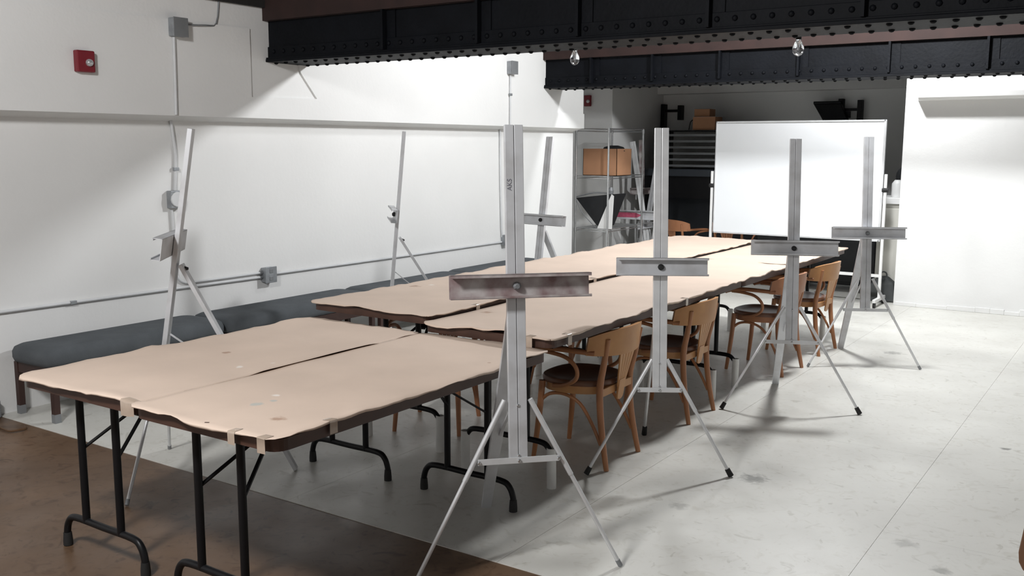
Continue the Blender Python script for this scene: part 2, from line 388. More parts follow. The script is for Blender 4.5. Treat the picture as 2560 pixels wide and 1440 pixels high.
# white pipe sleeves under the long tables' feet
def riser(cx, y, label):
    m = MB(); m.lathe([(0.024,0),(0.024,0.205),(0.019,0.205),(0.019,0.20)], (0,0,0), 16)
    o = m.build('pipe_sleeve', 'pvc', smooth=True, loc=(cx, y, 0)); o.rotation_euler = (random.uniform(-.02,.02), random.uniform(-.02,.02), 0)
    tag(o, label, 'pipe', 'white pipe sleeves under table feet')
for cx, ins, y0, y1, nm in ((-3.475, 0.28, 3.78, 6.19, 'bench-side long table facing the short tables'), (-3.475, 0.28, 6.20, 8.62, 'bench-side far long table'),
                        (-2.665, 0.20, 3.72, 6.16, 'chair-side long table facing the short tables'), (-2.665, 0.20, 6.17, 8.64, 'chair-side far long table')):
    for yl, en in ((y0+ins, 'near'), (y1-ins, 'whiteboard')):
        for sx, sd in ((-0.265, 'wall-side'), (0.265, 'easel-side')):
            riser(cx+sx, yl, 'white pipe sleeve, %s foot, %s end of the %s' % (sd, en, nm))

# ------------------------------------------------------------------ brown paper covers
def cover(label, x0, x1, y0, y1, z, seed, skirt, raise_=(), tapes=(), amp=0.004, edge=0.010):
    """skirt: sides out of 'xXyY' that fold down; raise_: list of (side, from, to, height) lifted edge stretches"""
    nx = max(12, int((x1-x0)/0.035)); ny = max(12, int((y1-y0)/0.035))
    r = 0.05
    def nz(a, b, c=0.0): return noise.noise(Vector((a, b, seed*3.7+c)))
    def sm(t): t = max(0, min(1, t)); return t*t*(3-2*t)
    vs = []; fs = []; idx = {}
    for j in range(ny+1):
        for i in range(nx+1):
            x = x0+(x1-x0)*i/nx; y = y0+(y1-y0)*j/ny
            # rounded corners
            qx = max(x0+r-x, x-(x1-r), 0); qy = max(y0+r-y, y-(y1-r), 0)
            if qx > 0 and qy > 0:
                mx = max(qx, qy); l = math.hypot(qx, qy); k = mx/l
                sx = 1 if x > (x0+x1)/2 else -1; sy = 1 if y > (y0+y1)/2 else -1
                x = (x1-r if sx > 0 else x0+r)+sx*qx*k; y = (y1-r if sy > 0 else y0+r)+sy*qy*k
            dl = {'x': x-x0, 'X': x1-x, 'y': y-y0, 'Y': y1-y}
            de = min([dl[c] for c in skirt] or [1])
            zz = z+0.004+amp*(nz(x*2.2, y*2.2)*0.8+0.6*nz(x*5, y*5, 4)+0.6)
            e = sm(1-de/0.10)
            zz += e*edge*(1.5*max(0.0, nz(x*5, y*5, 9))+0.5*nz(x*14, y*14, 2)+0.05)
            wob = 0.010*nz(x*6, y*6, 13)*e
            if de < 0.03:
                if dl['x'] == de: x -= wob
                elif dl['X'] == de: x += wob
                elif dl['y'] == de: y -= wob
                else: y += wob
            for (sd, a, b, hgt) in raise_:
                d = dl[sd]; tpos = y if sd in 'xX' else x
                zz += hgt*sm(1-d/0.16)*sm((tpos-a)/0.12)*sm((b-tpos)/0.12)
            idx[i, j] = len(vs); vs.append([x, y, zz])
    for j in range(ny):
        for i in range(nx): fs.append((idx[i,j], idx[i+1,j], idx[i+1,j+1], idx[i,j+1]))
    # skirt
    strips = {}
    for sd in skirt:
        if sd == 'y': loop = [(i,0) for i in range(nx+1)]; n = (0,-1)
        elif sd == 'Y': loop = [(i,ny) for i in range(nx+1)]; n = (0,1)
        elif sd == 'x': loop = [(0,j) for j in range(ny+1)]; n = (-1,0)
        else: loop = [(nx,j) for j in range(ny+1)]; n = (1,0)
        prev = [idx[q] for q in loop]
        inn = {'y': (0,1), 'Y': (0,-1), 'x': (1,0), 'X': (-1,0)}[sd]
        strips[sd] = [[idx[q[0]+inn[0], q[1]+inn[1]] for q in loop], prev]
        for rr, (off, dz) in enumerate(((0.002,-0.002),(0.002,-0.008))):
            cur = []
            for q in loop:
                b = vs[idx[q]]; t = b[0]+b[1]
                o = off+0.004*nz(b[0]*9, b[1]*9, 20+rr)*(rr > 0); d = dz*(1+1.1*nz(b[0]*6, b[1]*6, 31))
                cur.append(len(vs)); vs.append([b[0]+n[0]*o, b[1]+n[1]*o, b[2]+d])
            for k in range(len(loop)-1): fs.append((prev[k], prev[k+1], cur[k+1], cur[k]))
            prev = cur; strips[sd].append(cur)
    m = MB(); m.v = [tuple(v) for v in vs]; m.f = fs
    o = m.build('paper_cover', 'kraft', smooth=True)
    o.modifiers.clear()
    so = o.modifiers.new('thick', 'SOLIDIFY'); so.thickness = 0.0012; so.offset = -1
    tag(o, label, 'paper cover', 'brown paper table covers')
    for (sd, t, wd) in tapes:
        ax = 0 if sd in 'yY' else 1
        cols = [k for k in range(len(strips[sd][0])) if abs(vs[strips[sd][0][k]][ax]-t) <= max(wd/2, 0.02)]
        nrm = {'x': (-1,0), 'X': (1,0), 'y': (0,-1), 'Y': (0,1)}[sd]
        q = []; rows = strips[sd]; drop = len(rows)+2; low = random.uniform(0.024, 0.040)
        for ri, row in enumerate(rows):
            u = min(1.0, ri/2)
            for k in cols:
                b = vs[row[k]]; q.append((b[0]+nrm[0]*0.0016*u, b[1]+nrm[1]*0.0016*u, b[2]+0.0016*(1-u)))
        nc = len(cols)
        for fz in (0.5, 1.0):
            for k in cols:
                b = vs[rows[-1][k]]; q.append((b[0]+nrm[0]*0.0012, b[1]+nrm[1]*0.0012, z-low*fz-0.006))
        m = MB(); m.add(q, [(a*nc+c, a*nc+c+1, (a+1)*nc+c+1, (a+1)*nc+c) for a in range(drop-1) for c in range(nc-1)])
        tp = m.build('tape', 'tape', o, smooth=True); tp.modifiers.clear()
    return o
cover('brown paper cover on the short table half nearer the grey benches', -3.80, -3.015, 2.04, 3.68, 0.745, 1, 'xyY', [('X', 2.55, 3.40, 0.009), ('X', 3.42, 3.66, 0.007)],
      [('y', -3.06, 0.09), ('y', -3.55, 0.05), ('y', -3.35, 0.04)], edge=0.014)
cover('brown paper cover on the short table half nearer the easels', -3.025, -2.265, 2.02, 3.69, 0.745, 2, 'XyY', [],
      [('y', -2.32, 0.10), ('y', -2.70, 0.05), ('y', -2.46, 0.06), ('X', 2.28, 0.05), ('X', 2.36, 0.025), ('X', 3.02, 0.05), ('X', 3.12, 0.03)], edge=0.014)
cover('raised brown paper cover along the bench side of the long tables', -3.90, -3.05, 3.76, 8.64, ZL, 3, 'xXyY', [],
      [('X', 3.95, 0.04), ('X', 4.20, 0.04), ('X', 4.32, 0.03), ('X', 4.8, 0.05), ('X', 5.5, 0.04), ('X', 6.0, 0.04), ('y', -3.3, 0.06), ('y', -3.62, 0.05)], edge=0.012)
cover('brown paper cover on the long table beside the first bentwood chairs', -3.045, -2.27, 3.70, 7.16, ZR, 4, 'XyY', [('Y', -2.95, -2.45, 0.012)],
      [('X', 3.86, 0.03), ('X', 4.26, 0.035), ('X', 5.45, 0.04), ('X', 5.2, 0.03), ('y', -2.62, 0.05), ('y', -2.40, 0.06)], edge=0.016)
cover('brown paper cover on the long table end nearest the whiteboard', -3.045, -2.26, 7.10, 8.66, ZR+0.004, 5, 'XY', [], [('X', 7.6, 0.04), ('X', 8.3, 0.04)], edge=0.010)

# ------------------------------------------------------------------ easels
def easel(label, S, e, tray, mm='alu', tm='alu', rear='wide', feet=False, hinge=1.02, group='aluminium easels', tilt=0.0, text=False, smear=None, tray_off=0.0):
    s, a, zl, zb, zt, d, wt = S; x, y, th = e
    t = thing('easel', label, 'easel', (x, y, 0), th, group)
    if tilt: t.rotation_euler = (0, tilt, th)
    P = lambda lx, z, f=0.0: Vector((lx, a*z+f, z))
    lean = Vector((0, a, 1)).normalized(); nf = Vector((0, -1, a)).normalized()      # forward normal of the mast
    mast = MB()
    for sx in (-1, 1):
        mast.bar(P(sx*0.0187, zb), P(sx*0.0187, zt), 0.0350, 0.024)
    ms = mast.build('mast', mm, t, bevel=0.002)
    m = MB(); m.bar(P(0, zb+0.01)-nf*0.003, P(0, zt-0.005)-nf*0.003, 0.008, 0.016); m.build('slot', mm, ms)
    for z in (zl, (zb+0.03)):
        m = MB(); c = P(0, z)+nf*0.010; m.lathe([(0.006,0.0),(0.006,-0.006),(0.003,-0.008)], tuple(c), 8, 'y'); m.build('bolt', 'chrome', ms)
    for sx in (-1, 1):
        top = P(sx*(wt+0.004), zl+0.02); bot = Vector((sx*s, 0, 0.012)); mid = bot.lerp(top, 0.55)
        m = MB(); m.tube([bot.lerp(top, 0.02), mid], 0.0085, 8); m.tube([mid, top], 0.0105, 8)
        lg = m.build('front_leg', 'alubright', t, smooth=True)
        if feet: MB().tube([bot-(top-bot).normalized()*0.008, bot.lerp(top, 0.05)], [0.0155, 0.0135], 8).build('rubber_foot', 'rubber', lg, smooth=True)
        else: MB().tube([bot-(top-bot).normalized()*0.010, bot.lerp(top, 0.025)], [0.010, 0.010], 8).build('end_cap', 'greymetal', lg, smooth=True)
    wz = zb+0.012; lw = wt+(s-wt)*(1-wz/zl)
    m = MB(); m.bar(P(-lw, wz)+nf*0.016, P(lw, wz)+nf*0.016, 0.004, 0.024, side=tuple(nf)); cb = m.build('cross_bar', 'alubright', t, bevel=0.001)
    for sx in (-lw+0.004, 0, lw-0.004):
        MB().lathe([(0.007,0),(0.007,-0.006),(0.004,-0.008)], tuple(P(sx, wz)+nf*0.018), 8, 'y').build('rivet', 'chrome', cb)
    hp = P(0, hinge)-nf*0.028; rf = Vector((0, d, 0.006))
    if rear == 'wide':
        m = MB(); m.bar(hp, rf, 0.062, 0.020, w1=0.046); rl = m.build('rear_leg', mm, t, bevel=0.002)
    else:
        m = MB(); m.tube([hp, rf+Vector((0,0,0.02))], 0.0095, 8); rl = m.build('rear_leg', 'alubright', t, smooth=True)
        MB().tube([rf, rf.lerp(hp, 0.05)], [0.016, 0.014], 8).build('rubber_foot', 'rubber', rl, smooth=True)
    m = MB(); m.bar(P(0.012, 0.74)-nf*0.016, rf.lerp(hp, 0.42)+Vector((0.012,-0.012,0)), 0.012, 0.006); m.build('stay', 'alu', t)
    MB().lathe([(0.012,0),(0.012,0.012),(0.006,0.03)], tuple(P(0, hinge-0.02)-nf*0.036), 8, 'y').build('wing_nut', 'rubber', t)
    # tray: a C shaped channel open to the front
    z0, z1, xl, xr = tray; zc = (z0+z1)/2; c = P(0, zc)+nf*0.015; h = (z1-z0)/2
    m = MB()
    for (n0, n1, h0, h1) in ((0.0, 0.003, -h, h), (0.0, 0.045, h-0.003, h), (0.0, 0.045, -h, -h+0.003), (0.042, 0.045, h-0.012, h), (0.042, 0.045, -h, -h+0.010)):
        vs = []
        for hh in (h0, h1):
            for nn, xx in ((n0, xl), (n1, xl), (n1, xr), (n0, xr)):
                vs.append(c+nf*nn+lean*hh+Vector((xx, 0, 0)))
        m.add(vs, [(0,3,2,1),(4,5,6,7),(0,1,5,4),(1,2,6,5),(2,3,7,6),(3,0,4,7)])
    tr = m.build('tray', tm, t)
    MB().lathe([(0.016,0),(0.016,-0.012),(0.009,-0.022)], tuple(c+nf*0.004), 8, 'y').build('clamp_knob', 'rubber' if feet else 'greymetal', tr)
    if smear:
        m = MB(); zz = -h+0.02
        for k in range(1):
            vs = [c+nf*0.0036+lean*hh+Vector((xx,0,0)) for xx, hh in ((xl+0.02,-h*0.6),(xl+0.30,-h*0.55),(xl+0.36,-h*0.05),(xl+0.28,h*0.45),(xl+0.02,h*0.5))]
            vs += [v+nf*0.002 for v in vs]
            m.add(vs, [(0,1,2,3,4),(5,6,7,8,9),(0,1,6,5),(1,2,7,6),(2,3,8,7),(3,4,9,8),(4,0,5,9)])
        m.build('paint_smear', smear, tr)
    if text:
        cu = bpy.data.curves.new('t', 'FONT'); cu.body = 'AKS'; cu.size = 0.026; cu.extrude = 0.0003
        to = bpy.data.objects.new('t', cu); col.objects.link(to)
        bpy.context.view_layer.update()
        me = bpy.data.meshes.new_from_object(to.evaluated_get(bpy.context.evaluated_depsgraph_get()))
        bpy.data.objects.remove(to); me.materials.clear(); me.materials.append(M['ink'])
        h_ = bpy.data.objects.new('handwriting', me); col.objects.link(h_); h_.parent = ms
        # letters run upwards along the left half of the mast
        bx = lean; by = -Vector((1,0,0)); bz = bx.cross(by)
        mt = Matrix((bx, by, bz)).transposed().to_4x4(); mt.translation = P(-0.012, 1.505)+nf*0.0128
        h_.matrix_local = mt
    return t
def tspan(z0, z1, half): return (z0, z1, -half, half)
easel('aluminium easel with a dark paint-stained tray standing beside the short tables', [0.411,.091,.677,.45,1.756,.738,.047], (-1.985,3.010,.800), (1.095,1.188,-.262,.290), tm='aludirty', text=True)
easel('clean aluminium easel with thin rubber-tipped rear leg beside the first bentwood chair', [.367,.135,.574,.428,1.768,.709,.034], (-2.039,4.380,.561), (1.018,1.110,-.227,.238), mm='alubright', rear='thin', feet=True)
easel('aluminium easel with black rubber feet in front of the third bentwood chair', [.426,.164,.642,.427,1.725,.733,.045], (-1.872,5.960,.452), (.983,1.079,-.267,.274), feet=True)
easel('grey aluminium easel standing closest to the whiteboard', [.414,.126,.660,.432,1.751,.742,.047], (-1.802,7.491,.497), (.978,1.069,-.265,.280))
easel('aluminium easel turned side-on between the short tables and the first grey bench', [.425,.16,.6,.4,1.753,.733,.044], (-4.193,2.913,-.863), (1.13,1.235,-.27,.27), hinge=1.09)
easel('aluminium easel turned side-on between the long tables and the second grey bench', [.40,.092,.6,.4,1.775,.73,.044], (-4.782,5.391,-.80), (1.12,1.215,-.27,.27), hinge=1.0, feet=True)
easel('aluminium easel behind the long tables with its tray sloping before the white wall', [.40,.137,.6,.4,1.749,.73,.044], (-4.359,6.751,-.15), (1.01,1.10,-.27,.27), hinge=.97, feet=True)
# stored easels by the wire rack
fold = [.10,.045,.63,.40,1.754,.16,.044]
easel('folded easel stored upright right behind the wire rack', fold, (-5.88,11.94,.45), (1.02,1.11,-.16,.20), mm='aludirty', tm='aludirty', group='stored easels', tilt=-0.03)
easel('folded easel leaning left across another beside the wire rack', fold, (-5.58,11.62,.45), (.60,.68,-.1,.1), group='stored easels', tilt=-0.170, mm='alubright')
easel('folded easel leaning right behind the crossed one beside the wire rack', fold, (-5.83,11.75,.45), (.60,.68,-.1,.1), group='stored easels', tilt=0.140)
easel('stored easel with pink dried paint on its tray', fold, (-5.45,11.46,.10), (.715,.835,-.58,.06), mm='alubright', group='stored easels', smear='pink')

# ------------------------------------------------------------------ bentwood armchairs
def make_chair(wd, seatm, lg):
    t = thing('bentwood_chair', 'x', 'chair')
    # seat: dished rounded trapezoid
    m = MB(); n = 36
    def outl(k, sc):
        a = 2*math.pi*k/n; c, s_ = math.cos(a), math.sin(a)
        x = math.copysign(abs(c)**0.72, c)*0.215; y = math.copysign(abs(s_)**0.78, s_)*0.205
        x *= 1.0-0.16*max(0, y)/0.205
        return x*sc, y*sc
    rings = [(0.90,0.425),(0.985,0.428),(1.0,0.436),(1.0,0.448),(0.97,0.458),(0.86,0.459),(0.70,0.450),(0.40,0.445),(0.1,0.444)]
    vs = []
    for sc, z in rings:
        for k in range(n): p = outl(k, sc); vs.append((p[0], p[1], z))
    fs = []
    for i in range(len(rings)-1):
        for k in range(n): fs.append((i*n+k, i*n+(k+1)%n, (i+1)*n+(k+1)%n, (i+1)*n+k))
    fs += [tuple(range(n-1,-1,-1)), tuple((len(rings)-1)*n+k for k in range(n))]
    m.add(vs, fs); m.build('seat', seatm, t, smooth=True)
    m = MB(); pr = [outl(k, 0.93) for k in range(n)]
    m.add([(p[0],p[1],0.385) for p in pr]+[(p[0],p[1],0.427) for p in pr], [(k,(k+1)%n,n+(k+1)%n,n+k) for k in range(n)]+[tuple(range(n-1,-1,-1)), tuple(range(n,2*n))])
    m.build('seat_ring', wd, t, smooth=True)
    for sx in (-1, 1):
        MB().tube([(sx*0.200,-0.195,0),(sx*0.188,-0.170,0.22),(sx*0.178,-0.155,0.43)], [0.0125,0.0165,0.0185], 10, sub=3).build('front_leg', lg, t, smooth=True)
        MB().tube([(sx*0.195,0.245,0),(sx*0.182,0.205,0.22),(sx*0.178,0.190,0.42),(sx*0.186,0.215,0.56),(sx*0.196,0.242,0.70)], [0.0135,0.0175,0.019,0.017,0.013], 10, sub=4).build('rear_leg', lg, t, smooth=True)
        MB().tube([(sx*0.180,-0.165,0.315),(sx*0.178,-0.11,0.362),(sx*0.178,-0.02,0.372),(sx*0.180,0.075,0.335),(sx*0.182,0.150,0.235),(sx*0.186,0.205,0.13)], 0.0095, 8, sub=4).build('leg_brace', lg, t, smooth=True)
        m = MB(); m.tube([(sx*0.245,0.190,0.628),(sx*0.268,0.11,0.634),(sx*0.274,0.0,0.636),(sx*0.268,-0.10,0.630),(sx*0.258,-0.175,0.612),(sx*0.252,-0.195,0.598)], [0.013,0.0145,0.015,0.015,0.0145,0.011], 10, sub=4)
        ar = m.build('armrest', lg, t, smooth=True)
        MB().tube([(sx*0.263,-0.14,0.612),(sx*0.266,-0.06,0.610),(sx*0.266,0.04,0.592),(sx*0.260,0.095,0.540),(sx*0.248,0.085,0.480),(sx*0.228,0.01,0.436),(sx*0.210,-0.07,0.420)], 0.0115, 8, sub=5).build('arm_support', lg, ar, smooth=True)
    # crest: wide bent board
    m = MB(); nn = 18; vs = []
    for k in range(nn+1):
        u = -1+2*k/nn; x = 0.262*math.sin(u*1.15)/math.sin(1.15); y = 0.272-0.125*u*u
        hb = 0.605+0.012*u*u; ht = 0.750-0.040*abs(u)**3; ny = 2*0.125*u/0.262*0.9; l = math.hypot(1, ny); n_ = Vector((ny/l, 1/l, 0))*0.010
        for z, off in ((hb, 0.0), (ht, 0.016)):
            vs.append((x-n_.x, y-n_.y+off, z)); vs.append((x+n_.x, y+n_.y+off, z))
    fs = []
    for k in range(nn):
        a = 4*k; b = a+4
        fs += [(a,b,b+2,a+2),(a+1,a+3,b+3,b+1),(a+2,b+2,b+3,a+3),(a,a+1,b+1,b)]
    fs += [(0,2,3,1),(4*nn,4*nn+1,4*nn+3,4*nn+2)]
    m.add(vs, fs); m.build('crest_rail', wd, t, smooth=True)
    # fan splat: five tapering slats above a rounded tongue
    for k in range(-2, 3):
        m = MB(); m.bar((k*0.0155,0.222,0.415),(k*0.037,0.262,0.625),0.0135,0.009,w1=0.0325); m.build('splat_slat', wd, t, bevel=0.002)
    m = MB(); pts = [(-0.038,0.455),(0.038,0.455),(0.036,0.38)]+[(0.034*math.cos(math.radians(q)), 0.362+0.022*math.sin(math.radians(q))) for q in range(0,-181,-20)]+[(-0.036,0.38)]
    m.prism(pts, lambda p: (p[0], 0.213+(p[1]-0.36)*0.14, p[1]), lambda p: (p[0], 0.224+(p[1]-0.36)*0.14, p[1])); m.build('splat_tongue', wd, t, bevel=0.002)
    m = MB(); m.bar((-0.175,0.196,0.405),(0.175,0.196,0.405),0.020,0.042,side=(0,1,0)); m.build('rear_rail', wd, t, bevel=0.003)
    return t
ch = make_chair('wood', 'seat', 'woodleg'); chr_ = make_chair('woodred', 'seat', 'woodred'); chd = make_chair('woodred', 'seat', 'woodred')
used = {}
def put_chair(proto, loc, rz, label, group='bentwood armchairs'):
    c = proto if proto.name not in used else copy_tree(proto)
    used[proto.name] = 1
    c.location = loc; c.rotation_euler = (0, 0, rz); c['label'] = label; c['group'] = group
    return c
H = -math.pi/2
put_chair(ch, (-2.545, 4.480, 0), H+0.03, 'honey bentwood armchair at the long table behind the clean aluminium easel')
put_chair(ch, (-2.535, 5.525, 0), H, 'honey bentwood armchair at the long table between two easels, second along')
put_chair(chr_, (-2.455, 7.060, 0), H-0.06, 'reddish bentwood armchair half hidden by the easel with black rubber feet')
put_chair(ch, (-2.445, 7.930, 0), H-0.06, 'honey bentwood armchair at the table end by the easel closest to the whiteboard')
put_chair(chr_, (-3.55, 4.46, 0), 0.35, 'reddish bentwood armchair pushed right under the bench side long table')
put_chair(chr_, (-3.35, 5.75, 0), 1.30, 'reddish bentwood armchair under the long tables, deeper toward the whiteboard')
put_chair(chd, (-5.05, 11.55, 0), 2.6, 'bentwood armchair in the alcove, beside the leaning stored easels', 'stored chairs')
put_chair(chd, (-4.42, 11.62, 0), 3.0, 'bentwood armchair in the alcove, behind the left whiteboard post', 'stored chairs')

# ------------------------------------------------------------------ grey benches
def bench(y0, y1, label):
    t = thing('bench', label, 'bench', (-5.665, (y0+y1)/2, 0), 0, 'grey upholstered benches')
    hl = (y1-y0)/2; hw = 0.225
    m = MB(); rings = [(0.030,0.335),(0.008,0.345),(0.0,0.37),(0.0,0.405),(0.010,0.432),(0.035,0.447),(0.09,0.453)]
    vs = []; n = 0
    for ins, z in rings:
        p = rrect(-hw+ins, hw-ins, -hl+ins, hl-ins, 0.07, 5); n = len(p)
        vs += [(q[0], q[1], z+0.004*noise.noise(Vector((q[0]*3, q[1]*3, y0)))) for q in p]
    fs = []
    for i in range(len(rings)-1):
        for k in range(n): fs.append((i*n+k, i*n+(k+1)%n, (i+1)*n+(k+1)%n, (i+1)*n+k))
    fs += [tuple(range(n-1,-1,-1)), tuple((len(rings)-1)*n+k for k in range(n))]
    m.add(vs, fs); m.build('cushion', 'fabric', t, smooth=True)
    m = MB(); m.box(-hw+0.02, hw-0.015, -hl+0.03, -hl+0.05, 0.27, 0.34); m.box(-hw+0.02, hw-0.015, hl-0.05, hl-0.03, 0.27, 0.34)
    m.box(hw-0.035, hw-0.015, -hl+0.03, hl-0.03, 0.27, 0.34); m.box(-hw+0.02, -hw+0.04, -hl+0.03, hl-0.03, 0.27, 0.34)
    m.build('apron', 'darkwood', t, bevel=0.002)
    for sx in (-hw+0.035, hw-0.03):
        for sy in (-hl+0.045, hl-0.045):
            lg = MB().box(sx-0.019, sx+0.019, sy-0.019, sy+0.019, 0, 0.335).build('leg', 'darkwood', t, bevel=0.002)
            MB().box(sx-0.0195, sx+0.0195, sy-0.0195, sy+0.0195, 0, 0.055).build('leg_tip', 'greymetal', lg)
bench(3.13, 4.47, 'grey upholstered bench at the brown floor edge, beside the short tables')
bench(4.49, 6.05, 'grey upholstered bench under the galvanised outlet box, second along the wall')
bench(6.07, 7.52, 'grey upholstered bench along the white wall beside the long tables, third along')
bench(7.54, 8.95, 'grey upholstered bench along the white wall beside the long tables, last before the alcove')

# ------------------------------------------------------------------ conduit, boxes, alarms on the left wall
def pipe(pts, r, label, name='conduit', m='paintpipe', clips=()):
    o = MB().tube(pts, r, 8, sub=3).build(name, m, smooth=True)
    tag(o, label, 'conduit', 'wall conduits')
    for c in clips:
        mb = MB(); mb.box(c[0]-0.004, c[0]+r+0.003, c[1]-0.022, c[1]+0.022, c[2]-0.012, c[2]+0.012); mb.build('clip', 'galv', o, bevel=0.002)
    return o
XP = XW+0.013
pipe([(XP,-2.9,0.650),(XP,1.0,0.648),(XP,3.1,0.646),(XP,5.21,0.632)], 0.011, 'thin conduit running low along the white wall to the galvanised outlet box', clips=[(XP,3.6,0.643)])
pipe([(XP,5.33,0.645),(XP,7.0,0.640),(XP,8.58,0.640)], 0.011, 'thin conduit running low along the white wall past the outlet box to the corner box')
pipe([(XP,4.40,1.21),(XP,4.405,1.05),(XP,4.41,0.80),(XP,4.425,0.72),(XP,4.48,0.674),(XP,4.60,0.668),(XP,5.0,0.667),(XP,5.21,0.667)], 0.010, 'conduit dropping from the switch box and bending to the outlet box')
pipe([(XP,4.43,1.85),(XP,4.445,1.72),(XP,4.455,1.60),(XP,4.445,1.46),(XP,4.435,1.35)], 0.011, 'crooked conduit between the wall ledge and the switch box', clips=[(XP,4.45,1.50)])
XQ = XU+0.012
pipe([(XQ,4.375,2.41),(XQ,4.37,2.1),(XQ,4.365,1.88)], 0.010, 'vertical conduit under the dark square box on the left wall')
pipe([(XQ,8.52,2.42),(XQ,8.52,2.2),(XQ,8.52,1.88)], 0.011, 'vertical conduit under the far square box between the girders', clips=[(XQ,8.52,2.20)])
pipe([(XP,8.55,1.84),(XP,8.555,1.4),(XP,8.58,0.76),(XP,8.60,0.70)], 0.011, 'vertical conduit running down to the corner box near the alcove')
pipe([(XQ,4.45,2.50),(XQ,4.65,2.515),(XQ-0.02,4.76,2.54),(XQ-0.02,4.79,2.70)], 0.006, 'thin wire leaving the dark square box toward the ceiling', m='greymetal')
def ebox(loc, sx, sy, sz, label, kind):
    t = thing('junction_box', label, 'electrical box', loc)
    MB().box(0, sx, -sy/2, sy/2, -sz/2, sz/2).build('body', 'galv', t, bevel=0.004)
    if kind == 'round':
        MB().lathe([(sy*0.52,0),(sy*0.52,0.006),(sy*0.48,0.009)], (sx,0,0), 14, 'x').build('cover', 'paintpipe', t)
        MB().lathe([(0.006,0),(0.006,0.004)], (sx+0.009,0.02,-0.005), 8, 'x').build('switch', 'rubber', t)
    elif kind == 'outlet':
        c = MB().box(sx, sx+0.008, -sy*0.56, sy*0.56, -sz*0.56, sz*0.56).build('cover', 'galv', t, bevel=0.003)
        for z in (-0.03, 0.03):
            MB().box(sx+0.008, sx+0.011, -0.018, 0.018, z-0.016, z+0.016).build('socket', 'greymetal', t, bevel=0.003)
        for y, z in ((-sy/2-0.012, 0.018), (-sy/2-0.012, -0.018), (sy/2+0.012, -0.004)):
            MB().lathe([(0.016,-0.012),(0.016,0.012)], (0.013, y, z), 8, 'y').build('connector', 'greymetal', t)
    else:
        MB().box(sx, sx+0.005, -sy*0.52, sy*0.52, -sz*0.52, sz*0.52).build('cover', 'greymetal', t, bevel=0.002)
    return t
ebox((XW,4.425,1.285), 0.05, 0.105, 0.125, 'galvanised switch box with round cover behind the side-on easel', 'round')
ebox((XW,5.272,0.648), 0.055, 0.105, 0.115, 'galvanised outlet box joining two conduits above the benches', 'outlet')
ebox((XW,8.625,0.660), 0.05, 0.085, 0.11, 'small galvanised box where conduits meet near the alcove corner', 'plain')
ebox((XU,4.40,2.475), 0.06, 0.115, 0.125, 'dark square junction box high on the wall beside the red alarm', 'plain')
ebox((XU,8.53,2.475), 0.06, 0.115, 0.13, 'dark square junction box high on the wall between the girders', 'plain')
def alarm(loc, rz, sx, sz, label):
    t = thing('fire_alarm', label, 'fire alarm', loc, rz, 'red fire alarms')
    MB().box(-sx/2, sx/2, -0.045, 0, -sz/2, sz/2).build('housing', 'red', t, bevel=0.008)
    MB().lathe([(0.024,0),(0.024,-0.006),(0.020,-0.017),(0.010,-0.024),(0.004,-0.026)], (0.018, -0.045, -0.008), 14, 'y').build('strobe_lens', 'lens', t, smooth=True)
alarm((XU, 3.685, 2.195), math.pi/2, 0.125, 0.135, 'red fire alarm with round strobe lens on the shaded left wall')
alarm((-6.49, 11.45, 2.265), 0.0, 0.095, 0.145, 'small red fire alarm on the wall above the wire rack')

# ------------------------------------------------------------------ glass bulbs hanging behind the near girder
def bulb(loc, label, r):
    t = thing('glass_bulb', label, 'light bulb', loc, 0, 'clear glass bulbs')
    MB().lathe([(0.013,0.062),(0.016,0.050),(r*0.72,0.030),(r*0.96,0.012),(r,-0.004),(r*0.9,-0.022),(r*0.6,-0.038),(0.006,-0.044)], (0,0,0), 18).build('globe', 'glass', t, smooth=True)
    MB().lathe([(0.004,-0.02),(0.006,0.02),(0.013,0.05)], (0,0,0), 10).build('filament_stem', 'lens', t, smooth=True)
    MB().lathe([(0.018,0.055),(0.020,0.11),(0.012,0.125)], (0,0,0), 12).build('socket', 'rubber', t, smooth=True)
    MB().tube([(0,0,0.12),(0,0,ZC-loc[2]-0.002)], 0.004, 6).build('cord', 'rubber', t)
bulb((-3.575, 6.10, 2.290), 'clear glass bulb hanging behind the near girder, toward the left wall', 0.034)
bulb((-1.970, 6.10, 2.277), 'clear glass bulb hanging behind the near girder, toward the white right-hand wall', 0.036)

# ------------------------------------------------------------------ wire rack and its contents
rk = thing('wire_rack', 'chrome wire shelving rack at the alcove corner', 'shelf rack', (-5.80, 10.80, 0))
RX, RY = 0.225, 0.46
for sx in (-RX, RX):
    for sy in (-RY, RY):
        m = MB(); m.tube([(sx,sy,0),(sx,sy,1.885)], 0.0125, 10)
        for z in (0.64, 1.28, 1.85): m.tube([(sx,sy,z-0.02),(sx,sy,z+0.025)], 0.0165, 10)
        m.build('post', 'chrome', rk, smooth=True)
for z in (0.15, 0.64, 1.28, 1.85):
    m = MB()
    for sx in (-RX, RX): m.tube([(sx,-RY,z),(sx,RY,z)], 0.005, 6); m.tube([(sx,-RY,z+0.028),(sx,RY,z+0.028)], 0.004, 6)
    for sy in (-RY, RY): m.tube([(-RX,sy,z),(RX,sy,z)], 0.005, 6); m.tube([(-RX,sy,z+0.028),(RX,sy,z+0.028)], 0.004, 6)
    sf = m.build('shelf_frame', 'chrome', rk, smooth=True)
    m = MB()
    for k in range(21): yy = -RY+2*RY*k/20; m.tube([(-RX,yy,z+0.03),(RX,yy,z+0.03)], 0.0028, 5)
    wr = m.build('shelf_wire', 'chrome', sf); wr['kind'] = 'stuff'
cb = thing('cardboard_box', 'open brown cardboard box on the wire rack', 'box', (-5.765, 10.66, 1.313))
m = MB(); a, b, hh = 0.235, 0.19, 0.325
